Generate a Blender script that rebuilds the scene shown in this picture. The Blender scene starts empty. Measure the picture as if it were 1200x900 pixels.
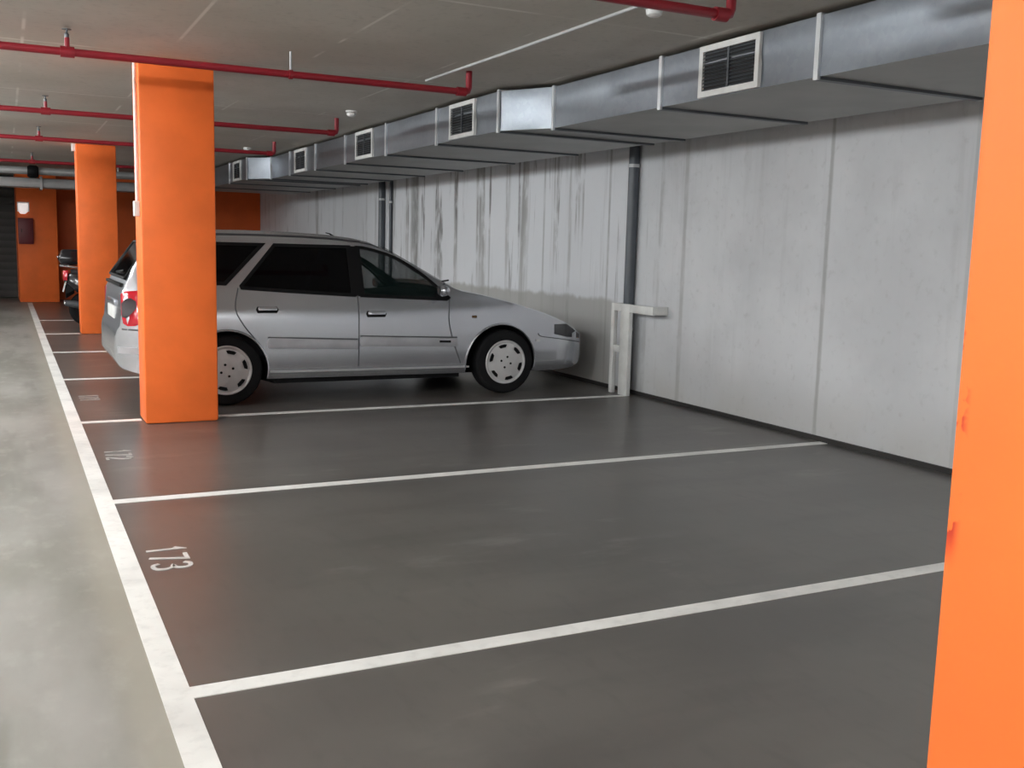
import bpy, bmesh, math, random
from mathutils import Vector, Matrix
random.seed(7)
PI = math.pi
scene = bpy.context.scene
COL = scene.collection

# ------------------------------------------------------------------ materials
def new_mat(name):
    m = bpy.data.materials.new(name); m.use_nodes = True
    nt = m.node_tree; b = nt.nodes['Principled BSDF']
    return m, nt, b

def N(nt, kind, **kw):
    n = nt.nodes.new(kind)
    for k, v in kw.items():
        if k in n.inputs: n.inputs[k].default_value = v
        else: setattr(n, k, v)
    return n

def mix(nt, a, b, fac, blend='MIX'):
    n = nt.nodes.new('ShaderNodeMix'); n.data_type = 'RGBA'; n.blend_type = blend
    for s, v in ((n.inputs[0], fac), (n.inputs[6], a), (n.inputs[7], b)):
        if isinstance(v, bpy.types.NodeSocket): nt.links.new(v, s)
        elif isinstance(v, (tuple, list)): s.default_value = (*v[:3], 1)
        else: s.default_value = v
    return n.outputs[2]

def ramp(nt, val, a, b, lo=0.0, hi=1.0):
    n = nt.nodes.new('ShaderNodeMapRange'); n.clamp = True; n.interpolation_type = 'SMOOTHSTEP'
    nt.links.new(val, n.inputs[0])
    n.inputs[1].default_value = a; n.inputs[2].default_value = b
    n.inputs[3].default_value = lo; n.inputs[4].default_value = hi
    return n.outputs[0]

def math_(nt, op, a, b=0.0):
    n = nt.nodes.new('ShaderNodeMath'); n.operation = op
    for s, v in ((n.inputs[0], a), (n.inputs[1], b)):
        if isinstance(v, bpy.types.NodeSocket): nt.links.new(v, s)
        else: s.default_value = v
    return n.outputs[0]

def pos(nt):
    g = nt.nodes.new('ShaderNodeNewGeometry')
    s = nt.nodes.new('ShaderNodeSeparateXYZ'); nt.links.new(g.outputs['Position'], s.inputs[0])
    return g.outputs['Position'], s.outputs

def noise(nt, vec, scale, detail=4.0, stretch=(1, 1, 1), rough=0.55, off=(0, 0, 0)):
    mp = nt.nodes.new('ShaderNodeMapping'); mp.inputs['Scale'].default_value = stretch
    mp.inputs['Location'].default_value = off
    nt.links.new(vec, mp.inputs[0])
    n = nt.nodes.new('ShaderNodeTexNoise'); n.inputs['Scale'].default_value = scale
    n.inputs['Detail'].default_value = detail; n.inputs['Roughness'].default_value = rough
    nt.links.new(mp.outputs[0], n.inputs['Vector'])
    return n.outputs['Fac']

def bump(nt, b, h, strength=0.2, dist=0.01):
    n = nt.nodes.new('ShaderNodeBump'); n.inputs['Strength'].default_value = strength
    n.inputs['Distance'].default_value = dist
    nt.links.new(h, n.inputs['Height']); nt.links.new(n.outputs[0], b.inputs['Normal'])

def simple(name, col, rough=0.5, metal=0.0, var=0.08, scale=6.0, coat=0.0, spec=0.5):
    m, nt, b = new_mat(name)
    tc = nt.nodes.new('ShaderNodeTexCoord')
    f = noise(nt, tc.outputs['Object'], scale)
    d = tuple(c * (1 - var) for c in col); l = tuple(min(1, c * (1 + var)) for c in col)
    nt.links.new(mix(nt, d, l, ramp(nt, f, .3, .7)), b.inputs['Base Color'])
    b.inputs['Roughness'].default_value = rough; b.inputs['Metallic'].default_value = metal
    b.inputs['Coat Weight'].default_value = coat
    b.inputs['Specular IOR Level'].default_value = spec
    return m

M = {}
def mat_bay():
    m, nt, b = new_mat('bay_floor_paint'); v, s = pos(nt)
    f = noise(nt, v, .9, 6); g = noise(nt, v, 14, 5, (1, .35, 1))
    c = mix(nt, (.094, .087, .080), (.124, .115, .105), ramp(nt, f, .3, .7))
    c = mix(nt, c, (.078, .072, .067), math_(nt, 'MULTIPLY', ramp(nt, g, .5, .75), .45))
    h = noise(nt, v, 2.3, 6, (.7, 1.6, 1), .6, (3.3, 1, 0)); h2 = noise(nt, v, .8, 2, off=(7, 4, 0))
    c = mix(nt, c, (.23, .22, .20), math_(nt, 'MULTIPLY', math_(nt, 'MULTIPLY', ramp(nt, h, .54, .70), ramp(nt, h2, .46, .60)), .55))
    d = noise(nt, v, 1.1, 4, (.5, 1.8, 1), .6, (1, 8, 0))
    c = mix(nt, c, (.065, .060, .056), math_(nt, 'MULTIPLY', ramp(nt, d, .46, .64), .42))
    nt.links.new(c, b.inputs['Base Color'])
    b.inputs['Roughness'].default_value = .32
    bump(nt, b, g, .06, .004); return m
def mat_aisle():
    m, nt, b = new_mat('aisle_concrete'); v, s = pos(nt)
    f = noise(nt, v, .8, 7, (1.6, .6, 1)); g = noise(nt, v, 9, 6, (1, .5, 1)); w = noise(nt, v, 1.5, 3, (2.2, .35, 1), off=(5, 2, 0))
    c = mix(nt, (.185, .180, .155), (.315, .305, .285), ramp(nt, f, .34, .66))
    c = mix(nt, c, (.15, .148, .125), math_(nt, 'MULTIPLY', ramp(nt, w, .52, .66), .6))
    c = mix(nt, c, (.40, .385, .36), math_(nt, 'MULTIPLY', ramp(nt, g, .5, .75), .35))
    # paler lip of concrete right beside the painted line
    c = mix(nt, c, (.37, .35, .29), math_(nt, 'MULTIPLY', ramp(nt, s[0], .20, .33), .55))
    nt.links.new(c, b.inputs['Base Color']); b.inputs['Roughness'].default_value = .5
    bump(nt, b, g, .08, .004); return m
def mat_wall():
    m, nt, b = new_mat('streaked_concrete_wall'); v, s = pos(nt)
    f = noise(nt, v, 1.1, 5); fine = noise(nt, v, 16, 5)
    c = mix(nt, (.58, .59, .61), (.70, .71, .73), ramp(nt, f, .3, .7))
    c = mix(nt, c, (.40, .40, .40), math_(nt, 'MULTIPLY', ramp(nt, fine, .55, .8), .35))
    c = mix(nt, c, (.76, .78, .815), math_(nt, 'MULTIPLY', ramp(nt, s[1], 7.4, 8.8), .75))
    # run-down streaks, many beyond the white guard, few on the near bays
    st = noise(nt, v, 2.6, 5, (1, 1.35, .05), .62)
    st2 = noise(nt, v, 7.0, 4, (1, 1.0, .06), .6, (0, 3, 2))
    brk = noise(nt, v, 3.0, 5, (1, 2.0, .9), off=(0, 1, 7))
    zone = math_(nt, 'MULTIPLY', ramp(nt, s[1], 7.2, 8.6), ramp(nt, s[1], 14.5, 16.5, 1, .3))
    far = math_(nt, 'ADD', math_(nt, 'MULTIPLY', zone, .85), .10)
    a = math_(nt, 'MULTIPLY', math_(nt, 'MULTIPLY', ramp(nt, st, .53, .66), ramp(nt, brk, .28, .55)), far)
    a2 = math_(nt, 'MULTIPLY', math_(nt, 'MULTIPLY', ramp(nt, st2, .55, .64), ramp(nt, brk, .35, .6)), far)
    up = ramp(nt, s[2], .3, 2.0, .55, 1.0)
    c = mix(nt, c, (.27, .265, .255), math_(nt, 'MULTIPLY', math_(nt, 'MULTIPLY', a, up), .9))
    c = mix(nt, c, (.11, .105, .10), math_(nt, 'MULTIPLY', math_(nt, 'MULTIPLY', a2, up), .85))
    # formwork joints and wider dark bands
    for y0, w, k in ((5.57, .03, .5), (7.30, .04, .4), (8.55, .025, .6), (9.9, .03, .5), (11.3, .03, .5), (13.85, .22, .75), (19.0, .14, .6), (3.2, .03, .25), (4.35, .02, .25)):
        d = math_(nt, 'ABSOLUTE', math_(nt, 'SUBTRACT', s[1], y0))
        d = math_(nt, 'ADD', d, math_(nt, 'MULTIPLY', math_(nt, 'SUBTRACT', brk, .5), w * 1.2))
        line = math_(nt, 'MULTIPLY', ramp(nt, d, w * .35, w, k, 0), ramp(nt, brk, .3, .6, .35, 1))
        c = mix(nt, c, (.20, .20, .19), line)
    # beige repainted patch low down behind the parked car
    pz = math_(nt, 'ADD', s[2], math_(nt, 'MULTIPLY', math_(nt, 'SUBTRACT', brk, .5), .12))
    patch = math_(nt, 'MULTIPLY', ramp(nt, pz, .84, .90, 1, 0), math_(nt, 'MULTIPLY', ramp(nt, s[1], 8.3, 8.5), ramp(nt, s[1], 12.9, 13.1, 1, 0)))
    c = mix(nt, c, (.36, .355, .33), math_(nt, 'MULTIPLY', patch, .75))
    grime = math_(nt, 'MULTIPLY', ramp(nt, s[2], .02, .55, 1, 0), ramp(nt, f, .3, .65, .2, 1))
    c = mix(nt, c, (.34, .325, .29), math_(nt, 'MULTIPLY', grime, .5))
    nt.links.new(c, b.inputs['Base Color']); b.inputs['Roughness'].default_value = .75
    bump(nt, b, fine, .12, .006); return m
def mat_ceiling():
    m, nt, b = new_mat('formwork_ceiling'); v, s = pos(nt)
    f = noise(nt, v, .9, 5); g = noise(nt, v, 22, 4); k = noise(nt, v, 1.4, 3, (1, .8, 1), off=(2, 5, 0))
    c = mix(nt, (.53, .505, .45), (.63, .60, .55), ramp(nt, f, .3, .7))
    c = mix(nt, c, (.36, .34, .31), math_(nt, 'MULTIPLY', ramp(nt, g, .5, .8), .4))
    # pale laitance along board joints (joints every 0.5 m along the bays, 2.5 m across)
    fx = math_(nt, 'ABSOLUTE', math_(nt, 'SUBTRACT', math_(nt, 'FRACT', math_(nt, 'MULTIPLY', math_(nt, 'ADD', s[0], 10.2), 1.111)), .5))
    lx = math_(nt, 'MULTIPLY', ramp(nt, fx, .004, .018, 1, 0), ramp(nt, k, .50, .62))
    fy = math_(nt, 'ABSOLUTE', math_(nt, 'SUBTRACT', math_(nt, 'FRACT', math_(nt, 'MULTIPLY', math_(nt, 'ADD', s[1], 21.2), .4)), .5))
    ly = math_(nt, 'MULTIPLY', ramp(nt, fy, .003, .009, 1, 0), ramp(nt, k, .45, .60, .15, .8))
    c = mix(nt, c, (.85, .83, .78), math_(nt, 'MULTIPLY', math_(nt, 'MAXIMUM', lx, ly), .9))
    nt.links.new(c, b.inputs['Base Color']); b.inputs['Roughness'].default_value = .6
    bump(nt, b, g, .08, .004); return m
def mat_orange(name, chips=False, col=(.93, .178, .034)):
    m, nt, b = new_mat(name); v, s = pos(nt)
    f = noise(nt, v, 2.2, 4); g = noise(nt, v, 40, 3)
    c = mix(nt, tuple(x * .90 for x in col), tuple(min(1, x * 1.06) for x in col), ramp(nt, f, .3, .7))
    if chips:
        k = noise(nt, v, 16, 4)
        edge = ramp(nt, s[1], .698, .712)
        zz = math_(nt, 'MULTIPLY', ramp(nt, s[2], 1.02, 1.08), ramp(nt, s[2], 1.26, 1.30, 1, 0))
        c = mix(nt, c, (.45, .02, .012), math_(nt, 'MULTIPLY', math_(nt, 'MULTIPLY', ramp(nt, k, .54, .58), edge), zz))
    nt.links.new(c, b.inputs['Base Color']); b.inputs['Roughness'].default_value = .5; b.inputs['Specular IOR Level'].default_value = .3
    bump(nt, b, g, .05, .003); return m
def mat_paint_line(name, col, wear):
    m, nt, b = new_mat(name); v, s = pos(nt)
    g = noise(nt, v, 20, 5); f = noise(nt, v, 2, 3)
    c = mix(nt, col, tuple(x * .8 for x in col), ramp(nt, f, .4, .7))
    c = mix(nt, c, (.12, .11, .105), math_(nt, 'MULTIPLY', ramp(nt, g, .48, .7), wear))
    nt.links.new(c, b.inputs['Base Color']); b.inputs['Roughness'].default_value = .5; return m
def mat_galv():
    m, nt, b = new_mat('galvanised_sheet'); v, s = pos(nt)
    f = noise(nt, v, 2.0, 4); vo = nt.nodes.new('ShaderNodeTexVoronoi'); vo.inputs['Scale'].default_value = 30
    nt.links.new(v, vo.inputs['Vector'])
    c = mix(nt, (.25, .275, .31), (.32, .345, .38), ramp(nt, f, .2, .8))
    c = mix(nt, c, (.42, .45, .48), math_(nt, 'MULTIPLY', vo.outputs['Color'], .25))
    nt.links.new(c, b.inputs['Base Color']); b.inputs['Metallic'].default_value = .95
    b.inputs['Roughness'].default_value = .33
    bump(nt, b, f, .12, .02); return m
def mat_glass(name, col, a):
    m, nt, b = new_mat(name)
    tc = nt.nodes.new('ShaderNodeTexCoord')
    f = noise(nt, tc.outputs['Object'], 3)
    nt.links.new(mix(nt, col, tuple(c * .85 for c in col), f), b.inputs['Base Color'])
    b.inputs['Roughness'].default_value = .04; b.inputs['Alpha'].default_value = a
    b.inputs['Specular IOR Level'].default_value = .22; return m
def mat_emit(name, col, e):
    m, nt, b = new_mat(name)
    tc = nt.nodes.new('ShaderNodeTexCoord'); f = noise(nt, tc.outputs['Object'], 5)
    nt.links.new(mix(nt, col, tuple(c * .9 for c in col), f), b.inputs['Base Color'])
    b.inputs['Emission Color'].default_value = (*col, 1); b.inputs['Emission Strength'].default_value = e; return m
def mat_shutter():
    m, nt, b = new_mat('roller_shutter_slats'); v, s = pos(nt)
    w = math_(nt, 'FRACT', math_(nt, 'MULTIPLY', s[2], 6.5))
    c = mix(nt, (.045, .042, .04), (.075, .072, .068), ramp(nt, w, .1, .9))
    nt.links.new(c, b.inputs['Base Color']); b.inputs['Roughness'].default_value = .6; bump(nt, b, w, .5, .02); return m
def mat_silver():
    m, nt, b = new_mat('silver_car_paint')
    tc = nt.nodes.new('ShaderNodeTexCoord'); f = noise(nt, tc.outputs['Object'], 300, 2); g = noise(nt, tc.outputs['Object'], 1.2, 3)
    c = mix(nt, (.60, .615, .66), (.70, .715, .76), ramp(nt, f, .3, .7))
    c = mix(nt, c, (.57, .58, .62), math_(nt, 'MULTIPLY', ramp(nt, g, .4, .7), .4))
    nt.links.new(c, b.inputs['Base Color']); b.inputs['Metallic'].default_value = .85
    b.inputs['Roughness'].default_value = .27; b.inputs['Coat Weight'].default_value = .5
    b.inputs['Coat Roughness'].default_value = .12; return m

M['bay'] = mat_bay(); M['aisle'] = mat_aisle(); M['wall'] = mat_wall(); M['ceil'] = mat_ceiling()
M['orange'] = mat_orange('orange_gloss_paint'); M['orange_chip'] = mat_orange('chipped_orange_paint', True)
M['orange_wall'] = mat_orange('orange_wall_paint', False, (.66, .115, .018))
M['line'] = mat_paint_line('white_floor_paint', (.90, .89, .86), .10)
M['worn'] = mat_paint_line('worn_white_paint', (.50, .48, .46), .6)
M['number'] = mat_paint_line('white_number_paint', (.66, .64, .62), .2)
M['galv'] = mat_galv()
M['duct_bottom'] = simple('dull_zinc_underside', (.33, .33, .315), .5, .2, scale=2)
M['duct_edge'] = simple('bright_flange_steel', (.82, .84, .85), .3, .7)
M['white'] = simple('white_enamel', (.74, .74, .72), .45)
M['dark'] = simple('dark_void', (.012, .012, .013), .7)
M['louver'] = simple('dark_louver_metal', (.10, .11, .12), .45, .3)
M['red'] = simple('red_pipe_enamel', (.27, .012, .022), .38)
M['pvc'] = simple('grey_pvc', (.075, .085, .10), .4)
M['strap'] = simple('pale_pipe_clip', (.5, .51, .52), .4)
M['base'] = simple('black_skirting', (.022, .020, .019), .7)
M['concrete'] = simple('plain_concrete', (.36, .355, .34), .8, scale=2)
M['pale'] = simple('pale_wall_paint', (.66, .66, .65), .8, scale=2)
M['silver'] = mat_silver()
M['trim'] = simple('black_rubber_trim', (.006, .006, .0065), .6, spec=.15)
M['seam'] = simple('panel_gap', (.085, .085, .092), .7)
M['strip'] = simple('silver_rub_strip', (.42, .42, .445), .4, .3)
M['sill'] = simple('bright_sill_strip', (.62, .62, .63), .35, .4)
M['glass'] = mat_glass('tinted_window_glass', (.008, .020, .018), .36)
M['glass_dark'] = mat_glass('dark_tinted_glass', (.002, .002, .0025), .93)
M['tyre'] = simple('tyre_rubber', (.009, .009, .010), .8, spec=.2)
M['cover'] = simple('silver_hub_cover', (.60, .59, .59), .38, .15)
M['interior'] = simple('charcoal_upholstery', (.03, .03, .034), .85)
M['redlamp'] = simple('red_lamp_lens', (.50, .008, .022), .12, coat=.6)
M['smoke'] = simple('smoked_lamp_lens', (.03, .022, .026), .3, coat=0, spec=.2)
M['headlamp'] = simple('grey_headlamp_lens', (.05, .05, .055), .12, coat=.6)
M['chrome'] = simple('chrome', (.7, .7, .7), .18, .9)
M['black_gloss'] = simple('black_gloss_plastic', (.012, .012, .015), .2, coat=.5)
M['amber'] = simple('amber_repeater', (.10, .05, .015), .25)
M['darkred'] = simple('dark_red_box_paint', (.14, .012, .018), .45)
M['shutter'] = mat_shutter()
M['lampglow'] = mat_emit('lit_lamp_cover', (1, .90, .88), .9)
M['silverduct'] = simple('silver_duct_wrap', (.42, .42, .42), .35, .45)

# ------------------------------------------------------------------ geometry helpers
class G:
    """Collects shapes in world space, links them as ONE mesh object."""
    def __init__(s): s.v = []; s.f = []; s.m = []
    def add(s, vs, fs, mi=0):
        o = len(s.v); s.v += [tuple(v) for v in vs]
        s.f += [tuple(i + o for i in f) for f in fs]; s.m += [mi] * len(fs); return s
    def box(s, x0, x1, y0, y1, z0, z1, mi=0):
        v = [(x, y, z) for x in (x0, x1) for y in (y0, y1) for z in (z0, z1)]
        return s.add(v, [(0, 1, 3, 2), (4, 6, 7, 5), (0, 4, 5, 1), (2, 3, 7, 6), (0, 2, 6, 4), (1, 5, 7, 3)], mi)
    def tube(s, pts, r, n=12, mi=0, cap=True):
        pts = [Vector(p) for p in pts]; rs = r if isinstance(r, (list, tuple)) else [r] * len(pts)
        vs = []; ref = None
        for i, p in enumerate(pts):
            t = (pts[min(i + 1, len(pts) - 1)] - pts[max(i - 1, 0)]).normalized()
            if ref is None: ref = Vector((0, 0, 1)) if abs(t.z) < .9 else Vector((1, 0, 0))
            a = (ref - t * ref.dot(t)).normalized(); ref = a; b = t.cross(a)
            for k in range(n):
                an = 2 * PI * k / n; vs.append(p + (a * math.cos(an) + b * math.sin(an)) * rs[i])
        fs = []
        for i in range(len(pts) - 1):
            for k in range(n):
                k2 = (k + 1) % n; fs.append((i * n + k, i * n + k2, (i + 1) * n + k2, (i + 1) * n + k))
        if cap:
            fs.append(tuple(reversed(range(n)))); fs.append(tuple((len(pts) - 1) * n + k for k in range(n)))
        return s.add(vs, fs, mi)
    def lathe(s, prof, c, axis='y', n=40, mi=0, sgn=1):
        """prof: list of (radius, along)."""
        vs = []
        for (r, h) in prof:
            for k in range(n):
                a = 2 * PI * k / n; u, w = r * math.cos(a), r * math.sin(a)
                if axis == 'y': vs.append((c[0] + u, c[1] + sgn * h, c[2] + w))
                elif axis == 'x': vs.append((c[0] + sgn * h, c[1] + u, c[2] + w))
                else: vs.append((c[0] + u, c[1] + w, c[2] + sgn * h))
        fs = []
        for i in range(len(prof) - 1):
            for k in range(n):
                k2 = (k + 1) % n; fs.append((i * n + k, i * n + k2, (i + 1) * n + k2, (i + 1) * n + k))
        for i in (0, len(prof) - 1):
            if prof[i][0] > 1e-6: fs.append(tuple(i * n + k for k in range(n)))
        return s.add(vs, fs, mi)
    def loft(s, rings, mi=0, cap=True):
        n = len(rings[0]); vs = [p for r in rings for p in r]; fs = []
        for i in range(len(rings) - 1):
            for k in range(n):
                k2 = (k + 1) % n; fs.append((i * n + k, i * n + k2, (i + 1) * n + k2, (i + 1) * n + k))
        if cap:
            fs.append(tuple(reversed(range(n)))); fs.append(tuple((len(rings) - 1) * n + k for k in range(n)))
        return s.add(vs, fs, mi)
    def build(s, name, mats, parent=None, bevel=0.0, sharp=35, fixn=True):
        me = bpy.data.meshes.new(name)
        off = Vector(parent_world(parent)) if parent else Vector((0, 0, 0))
        bm = bmesh.new()
        vs = [bm.verts.new(Vector(v) - off) for v in s.v]
        for f, mi in zip(s.f, s.m):
            try: fc = bm.faces.new([vs[i] for i in f]); fc.material_index = mi
            except ValueError: pass
        bmesh.ops.remove_doubles(bm, verts=bm.verts, dist=1e-5)
        if fixn: bmesh.ops.recalc_face_normals(bm, faces=bm.faces)
        if bevel:
            es = [e for e in bm.edges if len(e.link_faces) == 2 and e.calc_face_angle(0) > .6]
            bmesh.ops.bevel(bm, geom=es, offset=bevel, segments=2, profile=.5, affect='EDGES')
        bm.to_mesh(me); bm.free()
        if not isinstance(mats, (list, tuple)): mats = [mats]
        for m in mats: me.materials.append(m)
        return link(name, me, parent, sharp)

def parent_world(p):
    t = Vector((0, 0, 0))
    while p: t = t + p.location; p = p.parent
    return t
def link(name, me, parent=None, sharp=35):
    for pl in me.polygons: pl.use_smooth = True
    me.set_sharp_from_angle(angle=math.radians(sharp))
    o = bpy.data.objects.new(name, me); COL.objects.link(o)
    if parent: o.parent = parent
    return o
def tag(o, label, cat, group=None):
    o['label'] = label; o['category'] = cat
    if group: o['group'] = group
    return o
def thing(name, loc, label, cat, group=None):
    o = bpy.data.objects.new(name, None); COL.objects.link(o); o.location = loc
    o.empty_display_size = .1
    return tag(o, label, cat, group)
def struct(o): o['kind'] = 'structure'; return o

# ------------------------------------------------------------------ measured layout (metres)
XW = 5.33            # long concrete wall
H = 2.62             # ceiling
XA, XL = .366, .453  # aisle line
YB = 23.8            # orange end wall
XLEFT, YFRONT = -6.0, -6.0
BAY = [.50, 2.99, 5.436, 7.912, 10.39, 12.89, 15.37, 17.87]

# ------------------------------------------------------------------ room shell
g = G()
g.add([(XLEFT, YFRONT, 0), (.41, YFRONT, 0), (.41, 26, 0), (XLEFT, 26, 0)], [(0, 1, 2, 3)], 0)
g.add([(.41, YFRONT, 0), (XW, YFRONT, 0), (XW, 26, 0), (.41, 26, 0)], [(0, 1, 2, 3)], 1)
struct(g.build('floor', [M['aisle'], M['bay']], fixn=False))
struct(G().box(XLEFT, XW, YFRONT, 26, H, H + .2).build('ceiling', M['ceil']))
struct(G().box(XW, XW + .2, YFRONT, 26, 0, H).build('wall_right', M['wall']))
struct(G().box(XLEFT - .2, XLEFT, YFRONT, 26, 0, H).build('wall_left', M['pale']))
struct(G().box(XLEFT, XW, YFRONT - .2, YFRONT, 0, H).build('wall_front', M['pale']))
struct(G().box(.22, XW, YB, YB + .2, 0, H).build('wall_back', M['orange_wall']))
struct(G().box(XLEFT, .22, 24.5, 24.7, 2.42, H).build('wall_far', M['dark']))
struct(G().box(.22, .42, YB + .2, 24.7, 0, H).build('wall_return', M['concrete']))
d = struct(G().box(-3.2, .22, 24.5, 24.56, 0.02, 2.42).build('door_1', M['shutter']))
struct(G().box(XLEFT, -3.2, 24.5, 24.7, 0, 2.42).build('wall_far_left', M['dark']))
struct(G().box(XW - .022, XW, YFRONT, YB, 0, .035).build('baseboard_right', M['base']))

# ------------------------------------------------------------------ painted floor markings
T = .003
def line_obj(label, boxes, mat='line'):
    g = G()
    for b in boxes: g.box(b[0], b[1], b[2], b[3], 0, T)
    return tag(g.build('painted_line', M[mat]), label, 'floor marking')
line_obj('long broad white line separating the pale aisle from the dark parking bays', [(XA, XL, -3, 22.6)])
hw = .04
bl = ['white bay line hidden behind the nearest orange pillar',
      'nearest white bay line crossing the whole foreground below number 173',
      'white bay line between numbers 172 and 173',
      'white bay line beside the silver car, running under the orange pillar to the white guard',
      'white bay line on the far side of the silver car',
      'white bay line second beyond the silver car, in front of the scooter bays',
      'white bay line at the foot of the far orange pillar',
      'farthest white bay line, beyond the dark scooter']
for i, y in enumerate(BAY):
    if i == 0: continue
    if i == 3: bx = [(XL, .87, y - hw, y + hw), (1.41, 5.16, y - hw, y + hw)]
    elif i == 6: bx = [(XL, .90, y - hw, y + hw), (1.44, 5.28, y - hw, y + hw)]
    elif i == 2: bx = [(XL, 5.30, y - hw, y + hw)]
    else: bx = [(XL, 5.28, y - hw, y + hw)]
    line_obj(bl[i], bx)

def catmull(P, n=6):
    out = []
    for i in range(len(P) - 1):
        p0 = P[max(i - 1, 0)]; p1 = P[i]; p2 = P[i + 1]; p3 = P[min(i + 2, len(P) - 1)]
        for k in range(n):
            t_ = k / n
            out.append(tuple(.5 * ((2 * p1[a]) + (-p0[a] + p2[a]) * t_ + (2 * p0[a] - 5 * p1[a] + 4 * p2[a] - p3[a]) * t_ ** 2 + (-p0[a] + 3 * p1[a] - 3 * p2[a] + p3[a]) * t_ ** 3) for a in range(2)))
    out.append(tuple(P[-1])); return out

DIG = {'0': [[(.5, 1), (.25, .93), (.1, .7), (.08, .3), (.25, .07), (.5, 0), (.75, .07), (.92, .3), (.9, .7), (.75, .93), (.5, 1)]],
       '1': [[(.28, .80), (.58, 1), (.58, 0)]],
       '2': [[(.1, .78), (.22, .95), (.5, 1), (.8, .94), (.9, .74), (.78, .5), (.3, .2), (.08, .02), (.92, .02)]],
       '3': [[(.08, .86), (.28, .98), (.55, 1), (.82, .92), (.88, .74), (.74, .58), (.45, .53), (.75, .48), (.93, .28), (.82, .08), (.5, 0), (.22, .03), (.05, .18)]],
       '7': [[(.06, 1), (.93, 1), (.40, 0)]]}
def number(txt, xc, yc, h, w, label, mat='number', lw=.018):
    """Reads along -Y with digit tops towards the wall."""
    g = G(); n = len(txt); cw = w / n
    for i, ch in enumerate(txt):
        for st in DIG[ch]:
            if len(st) > 4: st = catmull(st, 3)
            P = [Vector((xc - h / 2 + v * h, yc + w / 2 - (i + .10 + u * .72) * cw, 0)) for u, v in st]
            L = []; R_ = []
            for k, p in enumerate(P):
                d1 = (P[min(k + 1, len(P) - 1)] - P[k]); d0 = (P[k] - P[max(k - 1, 0)])
                if d1.length < 1e-6: d1 = d0
                if d0.length < 1e-6: d0 = d1
                d0n, d1n = d0.normalized(), d1.normalized(); t = (d0n + d1n)
                t = t.normalized() if t.length > 1e-3 else d1n
                nn = Vector((-t.y, t.x, 0)); c = max(.45, nn.dot(Vector((-d1n.y, d1n.x, 0))))
                L.append(p + nn * lw / 2 / c); R_.append(p - nn * lw / 2 / c)
            vs = []
            for a, b in zip(L, R_):
                vs += [(a.x, a.y, 0), (b.x, b.y, 0), (a.x, a.y, T), (b.x, b.y, T)]
            fs = []
            for k in range(len(P) - 1):
                o = k * 4
                fs += [(o + 2, o + 3, o + 7, o + 6), (o, o + 2, o + 6, o + 4), (o + 1, o + 5, o + 7, o + 3)]
            fs += [(0, 1, 3, 2), (len(vs) - 4, len(vs) - 2, len(vs) - 1, len(vs) - 3)]
            g.add(vs, fs)
    return tag(g.build('painted_number', M[mat]), label, 'floor marking')
number('173', .576, 4.375, .150, .37, 'white painted bay number 173 on the dark floor')
number('172', .588, 6.65, .145, .33, 'worn white painted bay number 172 before the orange pillar', 'worn', .016)
number('171', .588, 9.15, .145, .33, 'faint bay number 171 on the floor behind the silver car', 'worn', .012)

# ------------------------------------------------------------------ pillars
def pillar(x0, x1, y0, y1, label, mat='orange', bev=.018):
    return tag(G().box(x0, x1, y0, y1, 0, H).build('pillar', M[mat], bevel=bev), label, 'pillar', 'orange pillars')
pillar(.878, 1.40, 7.70, 8.06, 'orange square pillar standing in front of the rear of the silver car')
pillar(.915, 1.43, 15.28, 15.64, 'smaller-looking far orange pillar with the scooter behind it')
pillar(.88, 1.40, .32, .725, 'close bright orange pillar cut off by the right edge of the photo', 'orange_chip')
pillar(.235, .98, 22.9, 23.30, 'wide orange pillar at the far end of the aisle line, before the end wall')

# conduit with switch box on the main pillar
t = thing('conduit', (.862, 7.78, 1.50), 'thin white conduit with a small box on the aisle side of the middle orange pillar', 'conduit')
G().tube([(.864, 7.79, 1.6), (.864, 7.79, H)], .011).build('tube', M['white'], t)
G().box(.838, .878, 7.755, 7.83, 1.51, 1.62).build('switch_box', M['white'], t, bevel=.006)
tag(G().box(.868, .93, 15.35, 15.42, 2.52, H).build('junction_box', M['white'], bevel=.006), 'small white box at the top of the far orange pillar', 'junction box')

# ------------------------------------------------------------------ end of the garage
t = thing('wall_lamp', (.34, 22.9, 1.90), 'small lit white lamp on the wide far pillar', 'lamp')
G().loft([[(.26, 22.9, 2.0), (.46, 22.9, 2.0), (.46, 22.9, 1.84), (.26, 22.9, 1.84)], [(.28, 22.82, 1.98), (.44, 22.82, 1.98), (.40, 22.84, 1.78), (.30, 22.84, 1.78)]]).build('lamp_cover', M['lampglow'], t, bevel=.01)
G().box(.25, .47, 22.885, 22.9, 1.83, 2.02).build('back_plate', M['white'], t)
t = thing('wall_box', (.4, 22.9, 1.2), 'dark red box below the lit lamp on the wide far pillar', 'box')
G().box(.25, .53, 22.80, 22.9, 1.18, 1.70).build('housing', M['darkred'], t, bevel=.01)
G().box(.275, .505, 22.79, 22.80, 1.21, 1.67).build('door', M['darkred'], t, bevel=.004)
G().tube([(.31, 22.79, 1.42), (.31, 22.77, 1.42), (.31, 22.77, 1.48), (.31, 22.79, 1.48)], .006).build('handle', M['trim'], t)

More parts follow.
